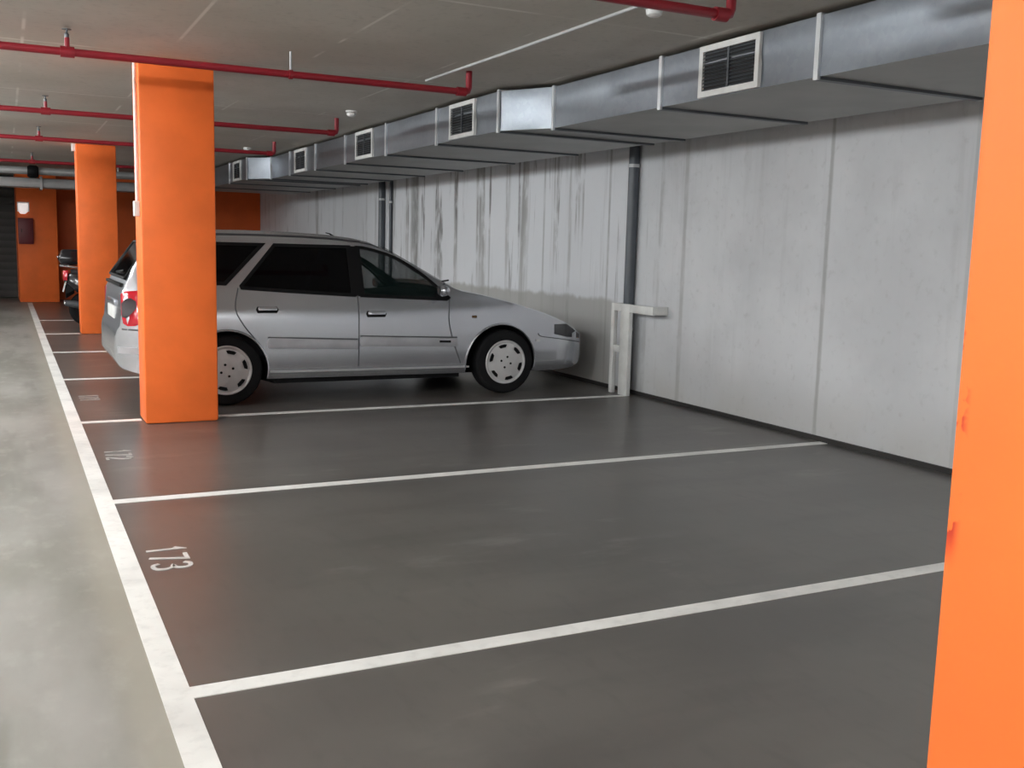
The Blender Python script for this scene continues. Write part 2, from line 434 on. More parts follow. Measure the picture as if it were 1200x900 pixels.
# crosswise duct and pipe near the end
t = thing('cross_duct', (0, 20.2, 2.2), 'silver rectangular duct crossing the far end under the ceiling', 'duct')
G().box(-6, 3.30, 20.1, 20.5, 2.20, 2.37).build('duct_section', M['silverduct'], t, bevel=.03)
for x in (-3, -1.2, .62, 2.4): G().box(x - .02, x + .02, 20.07, 20.53, 2.17, 2.40).build('flange', M['silverduct'], t)
for x in (-2, 1.6): G().tube([(x, 20.3, 2.37), (x, 20.3, H)], .01, 8).build('hanger_rod', M['strap'], t)
t = thing('cross_pipe', (0, 20.0, 2.48), 'thick silver pipe with a dark valve above the far silver duct', 'pipe')
G().tube([(-6, 20.0, 2.485), (3.25, 20.0, 2.485)], .066, 16).build('pipe_run', M['silverduct'], t)
G().lathe([(.0, -.09), (.09, -.09), (.11, -.05), (.11, .05), (.09, .09), (0, .09)], (.49, 19.96, 2.47), 'x', 16).build('valve', M['trim'], t)
for x in (-3.5, 1.9): G().tube([(x, 20.0, 2.54), (x, 20.0, H)], .01, 8).build('hanger_rod', M['strap'], t)

# ------------------------------------------------------------------ red sprinkler pipes
def red_pipe(y, xend, label, tees=(), rods=(), x0=-5.9, z=2.47, r=.024):
    t = thing('sprinkler_pipe', (xend, y, z), label, 'pipe', 'red sprinkler pipes')
    G().tube([(x0, y, z), (xend - .03, y, z), (xend - .008, y, z + .008), (xend, y, z + .03), (xend, y, H)], r, 14).build('pipe_run', M['red'], t)
    G().lathe([(0, -.035), (r * 1.35, -.035), (r * 1.35, .035), (0, .035)], (xend - .06, y, z), 'x', 14).build('elbow_collar', M['red'], t)
    for x in tees:
        c = G().lathe([(0, -.04), (r * 1.4, -.04), (r * 1.4, .04), (0, .04)], (x, y, z), 'x', 14)
        c.tube([(x, y, z), (x, y, z + .085)], .015, 10)
        b = c.build('tee', M['red'], t)
        h = G().lathe([(0, 0), (.012, 0), (.014, .02), (.006, .03), (.006, .045), (.028, .047), (.028, .050), (0, .050)], (x, y, z + .085), 'z', 14)
        h.build('sprinkler_head', M['louver'], b)
    for x in rods:
        G().tube([(x, y, z + r), (x, y, H)], .008, 8).build('hanger_rod', M['strap'], t)
        G().lathe([(r * 1.02, -.012), (r * 1.3, -.012), (r * 1.3, .012), (r * 1.02, .012)], (x, y, z), 'x', 14).build('hanger_ring', M['red'], t)
red_pipe(3.99, 3.12, 'red sprinkler pipe ending in the top right, nearest of the red pipes', (.4,), (1.6,))
red_pipe(6.92, 3.07, 'red sprinkler pipe crossing in front of the middle pillar top', (.385, ), (1.76,))
red_pipe(10.25, 3.08, 'red sprinkler pipe just behind the middle orange pillar', (.375,), (1.76,))
red_pipe(13.15, 3.13, 'red sprinkler pipe just in front of the far orange pillar', (.40,), (1.9,))
red_pipe(17.3, 3.10, 'most distant red sprinkler pipe, beyond the far orange pillar', (.42,), (1.9,))

# ------------------------------------------------------------------ ventilation duct
duct = thing('ventilation_duct', (4.4, 8, 2.28), 'long galvanised sheet-metal ventilation duct with grilles along the top of the wall', 'duct')
ZB, ZT, XB = 2.28, 2.59, 5.06
secs = [(-5.9, -2.9, 3.83, 3.83), (-2.9, -.10, 3.83, 3.83), (-.10, 2.72, 3.83, 3.83), (2.72, 4.15, 3.83, 3.83), (4.15, 5.57, 3.83, 3.83), (5.57, 7.0, 3.83, 3.83), (7.0, 7.45, 3.83, 3.575),
        (7.45, 8.75, 3.575, 3.575), (8.75, 10.13, 3.575, 3.575), (10.13, 11.54, 3.575, 3.575), (11.54, 12.81, 3.575, 3.575), (12.81, 14.1, 3.575, 3.575), (14.1, 15.2, 3.575, 3.575),
        (15.2, 15.58, 3.575, 3.30), (15.58, 16.9, 3.30, 3.30), (16.9, 18.5, 3.30, 3.30), (18.5, 20.0, 3.30, 3.30)]
for y0, y1, xa, xb in secs:
    # slightly dished front and bottom panels, as stiffened sheet metal is
    ny = 7; rings = []
    for i in range(ny):
        f = i / (ny - 1); y = y0 + (y1 - y0) * f; x = xa + (xb - xa) * f
        q = math.sin(PI * f) * .010
        ring = [(x, y, ZB), (x + q * .8, y, ZB + .10), (x - q * .5, y, ZB + .20), (x, y, ZT), (XB, y, ZT), (XB, y, ZB), (XB - .45, y, ZB + q), (x + .40, y, ZB + q)]
        rings.append(ring)
    sg = G().loft(rings)
    for k, fc in enumerate(sg.f):
        if len(fc) == 4 and all(sg.v[i][2] < ZB + .02 for i in fc): sg.m[k] = 1
    sg.build('duct_section', [M['galv'], M['duct_bottom']], duct, sharp=25)
for (y, x) in [(-2.9, 3.83), (-.10, 3.83), (2.72, 3.83), (4.15, 3.83), (5.57, 3.83), (7.0, 3.83), (7.45, 3.575), (8.75, 3.575), (10.13, 3.575), (11.54, 3.575), (12.81, 3.575), (14.1, 3.575), (15.2, 3.575), (15.58, 3.30), (16.9, 3.30), (18.5, 3.30)]:
    g = G(); e = .016; w = .016
    g.box(x - e, x, y - w, y + w, ZB - e, ZT + .01); g.box(x, XB, y - w * 1.5, y + w * 1.5, ZB - e, ZB, 1)
    g.box(x, XB, y - w, y + w, ZT, ZT + .01)
    g.build('flange', [M['duct_edge'], M['louver']], duct)
def grille(y0, y1, z0, z1, x):
    fr = G(); w = .035; d = .022
    fr.box(x - d, x + .003, y0, y1, z0, z0 + w); fr.box(x - d, x + .003, y0, y1, z1 - w, z1)
    fr.box(x - d, x + .003, y0, y0 + w, z0 + w, z1 - w); fr.box(x - d, x + .003, y1 - w, y1, z0 + w, z1 - w)
    f = fr.build('air_grille', M['white'], duct)
    G().box(x - .004, x - .001, y0 + w, y1 - w, z0 + w, z1 - w).build('dark_opening', M['dark'], f)
    lv = G(); n = 11
    for i in range(n):
        z = z0 + w + (i + .5) * (z1 - z0 - 2 * w) / n
        lv.add([(x - .020, y0 + w, z - .007), (x - .020, y1 - w, z - .007), (x - .005, y1 - w, z + .005), (x - .005, y0 + w, z + .005), (x - .020, y0 + w, z - .009), (x - .020, y1 - w, z - .009), (x - .005, y1 - w, z + .003), (x - .005, y0 + w, z + .003)],
               [(0, 1, 2, 3), (7, 6, 5, 4), (0, 4, 5, 1), (2, 6, 7, 3)])
    lv.build('louver', M['louver'], f)
    ym = (y0 + y1) / 2
    G().box(x - .021, x - .004, ym - .008, ym + .008, z0 + w, z1 - w).build('mullion', M['louver'], f)
grille(4.60, 5.15, 2.285, 2.585, 3.83)
grille(7.89, 8.43, 2.285, 2.585, 3.575)
grille(10.53, 11.12, 2.285, 2.585, 3.575)
grille(13.22, 13.80, 2.285, 2.585, 3.575)
grille(16.0, 16.55, 2.285, 2.585, 3.30)
for y in (3.4, 6.3, 9.4, 12.2, 14.7, 17.7):
    G().box(3.95, 3.99, y - .015, y + .015, ZT, H).build('hanger', M['strap'], duct)

# ceiling conduit and detectors
tag(G().tube([(2.99, 3.2, H - .008), (2.97, 6.0, H - .008), (2.945, 7.45, H - .008)], .009, 8).build('ceiling_conduit', M['strap']), 'thin pale conduit running along the ceiling beside the duct', 'conduit')
for (x, y, lab) in ((3.07, 4.56, 'white round detector on the ceiling beside the nearest red pipe'),
                    (3.03, 9.6, 'white round detector on the ceiling midway along the duct'),
                    (3.02, 14.25, 'most distant white round detector on the ceiling')):
    t = thing('smoke_detector', (x, y, H), lab, 'detector', 'white detectors on the ceiling')
    G().lathe([(0, 0), (.055, 0), (.055, .012), (.045, .018), (0, .018)], (x, y, H), 'z', 24, sgn=-1).build('base', M['white'], t)
    G().lathe([(0, .02), (.045, .022), (.04, .045), (.025, .055), (0, .057)], (x, y, H), 'z', 24, sgn=-1).build('sensor_head', M['white'], t)

# ------------------------------------------------------------------ wall downpipes
def downpipe(y, r, label, zs, group='grey downpipes'):
    x = XW - r - .004
    t = thing('downpipe', (x, y, 0), label, 'pipe', group)
    G().tube([(x, y, 0), (x, y, H)], r, 18).build('pipe_run', M['pvc'], t)
    for z in zs:
        G().lathe([(r, -.015), (r + .007, -.015), (r + .007, .015), (r, .015)], (x, y, z), 'z', 18).build('pipe_clip', M['strap'], t)
    return t
downpipe(8.06, .05, 'dark grey downpipe on the wall behind the white guard', (.62, 2.14))
downpipe(15.15, .05, 'dark grey downpipe on the wall above the car windscreen', (2.05,))
downpipe(14.80, .025, 'thin dark grey pipe on the wall above the car, beside a thicker one', (2.0,))

# white pipe guard
t = thing('pipe_guard', (5.21, 7.95, 0), 'white painted frame guarding the foot of the grey downpipe', 'guard')
xg0, xg1 = 5.165, 5.210
G().box(xg0, xg1, 7.875, 8.02, 0, .86).build('post', M['white'], t, bevel=.004)
G().box(xg0, xg1, 8.135, 8.185, 0, .86).build('post', M['white'], t, bevel=.004)
G().box(xg0, xg1, 8.02, 8.135, .40, .465).build('rung', M['white'], t, bevel=.003)
G().box(xg0, xg1, 8.02, 8.135, .79, .86).build('rung', M['white'], t, bevel=.003)
G().box(xg0, xg1, 7.49, 7.875, .785, .86).build('top_rail', M['white'], t, bevel=.004)
G().box(xg1, XW, 7.49, 7.53, .785, .86).build('wall_arm', M['white'], t, bevel=.003)
G().box(xg1, XW, 8.135, 8.185, .785, .86).build('wall_arm', M['white'], t, bevel=.003)

# ------------------------------------------------------------------ silver estate car
CY = 9.2
def itp(x, T_):
    if x <= T_[0][0]: return T_[0][1]
    for (a, b), (c, d_) in zip(T_, T_[1:]):
        if x <= c:
            return b + (d_ - b) * (x - a) / (c - a)
    return T_[-1][1]
def smooth_table(T_, n=3, dx=.02):
    return T_
TOP = [(.75, .50), (.755, .58), (.77, .645), (.792, .69), (.802, .80), (.812, .95), (.845, 1.02), (.895, 1.13), (.955, 1.225), (1.035, 1.315), (1.10, 1.362), (1.20, 1.40), (1.36, 1.43), (1.55, 1.446), (1.9, 1.45), (2.3, 1.445), (2.6, 1.432), (2.8, 1.412), (2.92, 1.388), (3.05, 1.335), (3.3, 1.197), (3.55, 1.05), (3.64, 1.0), (3.72, .972), (3.9, .942), (4.2, .875), (4.4, .82), (4.6, .76), (4.78, .70), (4.9, .645), (4.98, .59), (5.03, .53), (5.06, .45), (5.07, .40)]
BOT = [(.75, .44), (.76, .38), (.79, .33), (.87, .30), (1.05, .25), (1.25, .215), (3.6, .205), (4.4, .20), (4.75, .20), (4.9, .22), (5.0, .26), (5.05, .32), (5.07, .38)]
PLAN = [(.75, .54), (.757, .63), (.772, .69), (.80, .74), (.84, .78), (.91, .81), (1.02, .83), (1.4, .846), (1.8, .85), (3.9, .85), (4.3, .845), (4.55, .825), (4.7, .815), (4.82, .80), (4.92, .775), (4.99, .735), (5.04, .67), (5.07, .54)]
PROF = [(.19, .93), (.24, .965), (.30, .985), (.40, 1.0), (.58, 1.0), (.70, .995), (.78, .985), (.83, .968), (.845, .958), (.92, .933), (1.0, .898), (1.2, .805), (1.36, .722), (1.5, .65)]
CAP = [(.75, .02), (.81, .03), (.98, .05), (1.2, .085), (2.7, .085), (3.0, .07), (3.4, .045), (3.65, .03), (4.6, .035), (4.9, .06), (5.07, .03)]
def half(x, z): return itp(x, PLAN) * itp(z, PROF)

def car_stations(x0, x1, n):
    xs = set([x0, x1])
    for T_ in (TOP, BOT, PLAN):
        for a, _ in T_:
            if x0 < a < x1: xs.add(a)
    step = (x1 - x0) / n
    for i in range(n + 1): xs.add(x0 + i * step)
    out = []
    for x in sorted(xs):
        if not out or x - out[-1] > .004: out.append(x)
    return out
def car_solid(x0, x1, dw=0, dt=0, db=None, n=90, nr=26, nt=12):
    rings = []
    for x in car_stations(x0, x1, n):
        zt = itp(x, TOP) - dt; zb = itp(x, BOT) if db is None else db
        ze = max(zb + .01, zt - itp(x, CAP))
        half_pts = []
        for j in range(nr):
            z = zb + (ze - zb) * j / (nr - 1)
            half_pts.append((max(.05, half(x, z + dt * .5) - dw), z))
        we = half_pts[-1][0]
        for j in range(1, nt):
            a = j / nt * PI / 2
            half_pts.append((we * math.cos(a) ** .75, ze + (zt - ze) * math.sin(a) ** 1.0))
        top = [(0, zt)]
        ring = [(x, CY - w, z) for w, z in half_pts] + [(x, CY, zt)] + [(x, CY + w, z) for w, z in reversed(half_pts)]
        # underside
        ring += [(x, CY + half_pts[0][0] * .5, zb), (x, CY, zb), (x, CY - half_pts[0][0] * .5, zb)]
        rings.append(ring)
    return G().loft(rings)

car = thing('estate_car', (2.87, CY, 0), 'silver estate car parked nose to the wall beyond the middle orange pillar', 'car')
CL = Vector((2.87, CY, 0))

def raw_obj(g, name='tmp'):
    me = bpy.data.meshes.new(name); bm = bmesh.new()
    vs = [bm.verts.new(Vector(v)) for v in g.v]
    for f in g.f:
        try: bm.faces.new([vs[i] for i in f])
        except ValueError: pass
    bmesh.ops.remove_doubles(bm, verts=bm.verts, dist=1e-5)
    bmesh.ops.recalc_face_normals(bm, faces=bm.faces); bm.to_mesh(me); bm.free()
    o = bpy.data.objects.new(name, me); COL.objects.link(o); return o
def prism_y(poly, y0, y1):
    n = len(poly); vs = [(x, y0, z) for x, z in poly] + [(x, y1, z) for x, z in poly]
    fs = [tuple(range(n)), tuple(reversed(range(n, 2 * n)))] + [(i, (i + 1) % n, n + (i + 1) % n, n + i) for i in range(n)]
    return G().add(vs, fs)

# window outlines on the flank (x, z)
Q_WIN = [(1.30, 1.325), (1.925, 1.325), (1.60, 1.005), (1.10, 1.03)]
FTOP = catmull([(2.755, 1.322), (2.85, 1.312), (3.08, 1.245), (3.31, 1.112), (3.50, .955), (3.565, .895)], 4)
F_WIN = FTOP + [(3.545, .882), (2.755, .913)]
R_WIN = [(2.035, 1.325), (2.685, 1.324), (2.685, .916), (2.13, .947), (1.735, .972), (1.73, .985)]
WHEELS = [(1.592, .297), (4.14, .29)]
ARCH = [(1.592, .285, .338), (4.092, .290, .358)]
WR = .297
cut = []
for poly in (Q_WIN, F_WIN, R_WIN): cut.append(prism_y(poly, CY - 1.2, CY + 1.2))
# windscreen opening and tailgate opening
def quad_prism(a, b, wa, wb, d):
    """a,b: (x,z) lower and upper edge, half-widths, depth vector (x,z)."""
    vs = []
    for s in (-1, 1):
        for (p, w) in ((a, wa), (b, wb)):
            for sy in (-1, 1): vs.append((p[0] + s * d[0], CY + sy * w, p[1] + s * d[1]))
    return G().add(vs, [(0, 1, 3, 2), (4, 6, 7, 5), (0, 4, 5, 1), (2, 3, 7, 6), (0, 2, 6, 4), (1, 5, 7, 3)])
cut.append(quad_prism((3.60, 1.02), (3.03, 1.345), .70, .535, (.07, .12)))
cut.append(quad_prism((.868, 1.065), (1.03, 1.298), .60, .51, (.13, -.095)))
cavity = car_solid(.93, 3.62, dw=.045, dt=.05, db=.36, n=40, nr=14, nt=8)
wells = []
for (x, z, r) in ARCH:
    for s in (-1, 1):
        wells.append(G().lathe([(0, .52), (r, .52), (r, 1.1), (0, 1.1)], (x, CY, z), 'y', 64, sgn=s))
body = raw_obj(car_solid(.75, 5.07), 'body')
def apply_bool(o, cutters, op='DIFFERENCE'):
    tmp = [raw_obj(c) for c in cutters]
    for c in tmp:
        md = o.modifiers.new('b', 'BOOLEAN'); md.operation = op; md.object = c; md.solver = 'EXACT'
    dg = bpy.context.evaluated_depsgraph_get(); dg.update()
    me = bpy.data.meshes.new_from_object(o.evaluated_get(dg))
    o.modifiers.clear(); old = o.data; o.data = me; bpy.data.meshes.remove(old)
    for c in tmp:
        m_ = c.data; bpy.data.objects.remove(c); bpy.data.meshes.remove(m_)
apply_bool(body, [cavity] + cut + wells)
me = body.data
me.materials.clear()
for k in ('silver', 'trim', 'interior'): me.materials.append(M[k])
for pl in me.polygons:
    c = pl.center; mi = 0
    for (x, z, r) in ARCH:
        d_ = math.hypot(c.x - x, c.z - z)
        if d_ < r + .0002 and abs(c.y - CY) < .9 and all(math.hypot(me.vertices[v].co.x - x, me.vertices[v].co.z - z) < r + .0015 for v in pl.vertices): mi = 1
    if pl.normal.z < -.8 and c.z < .34: mi = 1
    # inside of the cabin
    inw = itp(c.x, PLAN) * itp(c.z, PROF) - abs(c.y - CY)
    if .9 < c.x < 3.66 and c.z > .34 and inw > .03 and c.z < itp(c.x, TOP) - .035: mi = 2
    pl.material_index = mi
me.transform(Matrix.Translation(-CL))
for pl in me.polygons: pl.use_smooth = True
me.set_sharp_from_angle(angle=math.radians(28))
body.name = 'body'; body.parent = car

def patch(poly, off=.002, th=.004, s=-1, step=.05, g=None):
    """A thin sheet lying on the flank over polygon poly (x,z)."""
    bm = bmesh.new(); vs = [bm.verts.new((x, 0, z)) for x, z in poly]; bm.faces.new(vs)
    xs = [p[0] for p in poly]; zs = [p[1] for p in poly]
    z = math.ceil(min(zs) / step) * step
    while z < max(zs):
        bmesh.ops.bisect_plane(bm, geom=bm.verts[:] + bm.edges[:] + bm.faces[:], plane_co=(0, 0, z), plane_no=(0, 0, 1)); z += step
    x = math.ceil(min(xs) / .15) * .15
    while x < max(xs):
        bmesh.ops.bisect_plane(bm, geom=bm.verts[:] + bm.edges[:] + bm.faces[:], plane_co=(x, 0, 0), plane_no=(1, 0, 0)); x += .15
    bm.verts.index_update(); V = [(v.co.x, v.co.z) for v in bm.verts]; F = [tuple(v.index for v in f.verts) for f in bm.faces]
    E_ = [tuple(v.index for v in e.verts) for e in bm.edges if len(e.link_faces) == 1]; bm.free()
    n = len(V); g = g or G()
    vs = [(x, CY + s * (half(x, z) + off), z) for x, z in V] + [(x, CY + s * (half(x, z) + off - th), z) for x, z in V]
    fs = F + [tuple(reversed([i + n for i in f])) for f in F] + [(a, b, b + n, a + n) for a, b in E_]
    return g.add(vs, fs)
def inset(poly, d):
    """Offset a closed polygon inwards by d (negative: outwards)."""
    n = len(poly); A = sum(poly[i][0] * poly[(i + 1) % n][1] - poly[(i + 1) % n][0] * poly[i][1] for i in range(n))
    sg = 1 if A > 0 else -1; out = []
    for i in range(n):
        p0, p1, p2 = Vector(poly[i - 1]), Vector(poly[i]), Vector(poly[(i + 1) % n])
        a = (p1 - p0).normalized(); b = (p2 - p1).normalized()
        na = Vector((-a.y, a.x)) * sg; nb = Vector((-b.y, b.x)) * sg
        m_ = na + nb; m_ = m_.normalized() if m_.length > 1e-4 else na
        out.append(tuple(p1 + m_ * d / max(.35, m_.dot(na))))
    return out
def ring_patch(outer, inner, off, th, s):
    g = G(); n = len(outer)
    for i in range(n):
        j = (i + 1) % n
        q = [outer[i], outer[j], inner[j], inner[i]]
        k = max(1, int(max((Vector(q[1]) - Vector(q[0])).length, (Vector(q[2]) - Vector(q[3])).length) / .06))
        for a in range(k):
            f0, f1 = a / k, (a + 1) / k
            L_ = lambda p, q_, f: (p[0] + (q_[0] - p[0]) * f, p[1] + (q_[1] - p[1]) * f)
            c = [L_(q[0], q[1], f0), L_(q[0], q[1], f1), L_(q[3], q[2], f1), L_(q[3], q[2], f0)]
            v1 = [(x, CY + s * (half(x, z) + off), z) for x, z in c]; v2 = [(x, CY + s * (half(x, z) + off - th), z) for x, z in c]
            g.add(v1 + v2, [(0, 1, 2, 3), (7, 6, 5, 4), (0, 4, 5, 1), (2, 6, 7, 3)])
    return g
def ribbon(pts, w, off=.004, th=.004, s=-1, n=6, g=None):
    P = catmull(pts, n) if len(pts) > 2 else [tuple(Vector(pts[0]).lerp(Vector(pts[1]), k / 12)) for k in range(13)]
    g = g or G(); Lp = []; Rp = []
    for i, p in enumerate(P):
        d_ = (Vector(P[min(i + 1, len(P) - 1)]) - Vector(P[max(i - 1, 0)])).normalized(); nn = Vector((-d_.y, d_.x)) * w / 2
        Lp.append(Vector(p) + nn); Rp.append(Vector(p) - nn)
    vs = []
    for a, b in zip(Lp, Rp):
        for q in (a, b):
            for o_ in (off, off - th): vs.append((q.x, CY + s * (half(q.x, q.y) + o_), q.y))
    fs = []
    for i in range(len(P) - 1):
        o = i * 4; fs += [(o, o + 2, o + 6, o + 4), (o + 1, o + 5, o + 7, o + 3), (o, o + 4, o + 5, o + 1), (o + 2, o + 3, o + 7, o + 6)]
    return g.add(vs, fs)

for s in (-1, 1):
    for poly, nm, gm in ((Q_WIN, 'side_window', 'glass_dark'), (R_WIN, 'side_window', 'glass_dark'), (F_WIN, 'side_window', 'glass')):
        patch(inset(poly, -.004), -.006, .004, s).build(nm, M[gm], car)
        ring_patch(inset(poly, -.016), inset(poly, .012), .003, .012, s).build('window_seal', M['trim'], car)
    patch([(2.66, 1.335), (2.78, 1.33), (2.78, .905), (2.66, .91)], .004, .008, s).build('door_post', M['trim'], car)
    # panel gaps, rub strips, sill strip
    ribbon([(2.715, .915), (2.712, .60), (2.712, .30)], .009, s=s).build('door_gap', M['seam'], car)
    ribbon([(3.575, .885), (3.555, .70), (3.60, .50), (3.68, .30)], .008, s=s).build('door_gap', M['seam'], car)
    ribbon([(1.70, .97), (1.668, .80), (1.735, .66), (1.83, .54), (1.92, .40), (1.94, .30)], .008, s=s).build('door_gap', M['seam'], car)
    ribbon([(1.94, .272), (3.77, .265)], .016, .006, .012, s).build('sill_strip', M['sill'], car)
    for a, b in ((1.925, 2.700), (2.725, 3.635)):
        p = patch([(a, .475), (b, .455), (b, .53), (a + .01, .56), (a - .01, .52)], .014, .018, s).build('rub_strip', M['strip'], car, bevel=.003)
        ribbon([(a, .564), (b, .538)], .012, .006, .012, s).build('dark_line', M['seam'], p)  # dark line along the upper edge of the rub strip
    patch([(3.46, .495), (3.57, .492), (3.57, .512), (3.46, .515)], .017, .006, s).build('name_badge', M['trim'], car)
    # handles
    for hx, hz in ((1.845, .795), (2.79, .755)):
        b = patch([(hx, hz - .028), (hx + .16, hz - .028), (hx + .175, hz), (hx + .16, hz + .024), (hx, hz + .024), (hx - .012, hz)], .004, .008, s).build('door_handle', M['trim'], car)
        patch([(hx + .005, hz - .006), (hx + .158, hz - .006), (hx + .163, hz + .014), (hx + .15, hz + .024), (hx + .01, hz + .024), (hx, hz + .012)], .026, .018, s).build('grip', M['silver'], b, bevel=.004)
    # arch lips
    for (x, z, r) in ARCH:
        g = G(); pts = []
        for k in range(29):
            a = math.radians(-8 + 196 * k / 28); px = x + (r + .006) * math.cos(a); pz = z + (r + .006) * math.sin(a)
            if pz > .205: pts.append((px, CY + s * (half(px, pz) + .000), pz))
        g.tube(pts, .010, 8); g.build('wheel_arch', M['silver'], car)
    # lamps
    tl = patch([(.802, .915), (.83, .935), (.94, .945), (.96, .82), (.95, .72), (.93, .685), (.89, .667), (.84, .665), (.81, .685), (.80, .76)], .010, .014, s).build('tail_lamp', M['redlamp'], car, bevel=.003)
    patch([(.803, .84), (.83, .875), (.87, .885), (.905, .86), (.905, .81), (.87, .765), (.83, .73), (.803, .735)], .014, .006, s).build('reverse_lens', M['smoke'], tl)
    patch([(4.66, .645), (4.80, .645), (4.975, .54), (4.98, .50), (4.80, .52), (4.66, .55)], .006, .012, s).build('headlamp', M['headlamp'], car, bevel=.003)
    patch([(3.785, .712), (3.83, .712), (3.83, .735), (3.785, .735)], .006, .01, s).build('side_repeater', M['amber'], car)
    patch([(4.455, .482), (4.50, .482), (4.50, .506), (4.455, .506)], .008, .01, s).build('side_reflector', M['chrome'], car)
    # bumper gaps and fuel flap
    ribbon([(4.48, .56), (4.52, .53), (4.75, .50), (5.0, .46)], .007, s=s).build('bumper_gap', M['seam'], car)
    ribbon([(1.26, .60), (1.05, .625), (.80, .64)], .012, s=s).build('bumper_gap', M['seam'], car)
    ribbon([(1.2, .45), (.88, .47), (.77, .47)], .05, .010, .014, s=s).build('bumper_strip', M['strip'], car)
    # mirror
    y_ = CY + s * .86
    mg = G(); rings = []
    for f, rr in ((0, .25), (.05, .8), (.35, 1), (.75, .92), (.95, .6), (1, .2)):
        cx = 3.43 + .08 * f; ring = []
        for k in range(14):
            a = 2 * PI * k / 14; ring.append((cx + .025 * (1 - rr), CY + s * (.905 + (.078 * rr) * math.cos(a)), .962 + .052 * rr * math.sin(a)))
        rings.append(ring)
    mo = mg.loft(rings).build('wing_mirror', M['silver'], car)
    G().lathe([(0, 0), (.036, 0), (.036, .004), (0, .004)], (3.437, CY + s * .905, .962), 'x', 18).build('mirror_glass', M['chrome'], mo)
    patch([(3.44, .935), (3.58, .90), (3.575, .885), (3.44, .89)], .012, .02, s).build('mirror_foot', M['trim'], car)
    G().tube([(3.51, CY + s * .77, .925), (3.50, CY + s * .85, .945)], .022, 8).build('mirror_arm', M['trim'], mo)

# windscreen and tailgate glass
def sheet(a, b, wa, wb, nrm, th=.006):
    n = Vector((nrm[0], 0, nrm[1])).normalized() * th
    V = [(a[0], CY - wa, a[1]), (a[0], CY + wa, a[1]), (b[0], CY + wb, b[1]), (b[0], CY - wb, b[1])]
    V += [(x - n.x, y, z - n.z) for x, y, z in V]
    return G().add(V, [(0, 1, 2, 3), (7, 6, 5, 4), (0, 4, 5, 1), (1, 5, 6, 2), (2, 6, 7, 3), (3, 7, 4, 0)])
sheet((3.625, .992), (3.035, 1.333), .72, .55, (.5, .86)).build('windscreen', M['glass'], car)
sheet((.850, 1.040), (1.040, 1.322), .62, .53, (-.81, .59)).build('rear_window', M['glass_dark'], car)
for (x, z), w in (((.845, 1.035), .62), ((1.045, 1.325), .53)):
    G().tube([(x, CY - w, z), (x, CY + w, z)], .012, 8).build('window_seal', M['trim'], car)
for sy in (-1, 1):
    G().tube([(.845, CY + sy * .625, 1.035), (1.045, CY + sy * .535, 1.325)], .012, 8).build('window_seal', M['trim'], car)
# wiper, plate, handle bar, badge, grille, antenna
g = G().tube([(.85, CY, 1.035), (.84, CY - .05, 1.07), (.86, CY - .42, 1.09)], .008, 8)
g.build('rear_wiper', M['trim'], car)
G().box(.788, .802, CY - .30, CY + .30, .80, .845).build('tailgate_bar', M['silver'], car, bevel=.005)
G().box(.785, .80, CY - .26, CY + .26, .69, .79).build('number_plate', M['white'], car, bevel=.002)
G().box(.805, .85, CY - .60, CY + .60, .965, .99).build('tailgate_trim', M['trim'], car, bevel=.004)
G().box(5.035, 5.075, CY - .30, CY + .30, .36, .44).build('front_plate', M['white'], car, bevel=.003)
G().box(4.985, 5.03, CY - .34, CY + .34, .50, .575).build('front_grille', M['trim'], car, bevel=.006)
G().box(4.99, 5.055, CY - .42, CY + .42, .265, .335).build('lower_grille', M['trim'], car, bevel=.006)
G().tube([(2.74, CY, 1.41), (2.70, CY, 1.44), (2.66, CY, 1.448)], [.014, .006, .004], 8).build('antenna', M['trim'], car)
for sy, x1 in ((-.25, 3.35), (.2, 3.38)):
    G().tube([(3.70, CY + sy, .985), (3.62, CY + sy - .12, 1.015), (3.56, CY + sy - .55, 1.05)], .008, 8).build('windscreen_wiper', M['trim'], car)
g = G(); g.loft([[(x, CY - w, z0), (x, CY + w, z0), (x, CY + w, .30), (x, CY - w, .30)] for x, w, z0 in ((1.0, .55, .24), (1.25, .52, .17), (1.95, .52, .165), (2.0, .76, .165), (3.7, .76, .165), (3.78, .50, .165), (4.5, .50, .17), (4.85, .62, .215))])
g.build('underbody_blocker', M['trim'], car)  # floor pan hung low and black to block light under the car
# exhaust
G().tube([(.97, CY + .4, .24), (1.3, CY + .4, .24)], .025, 12).build('exhaust_pipe', M['louver'], car)

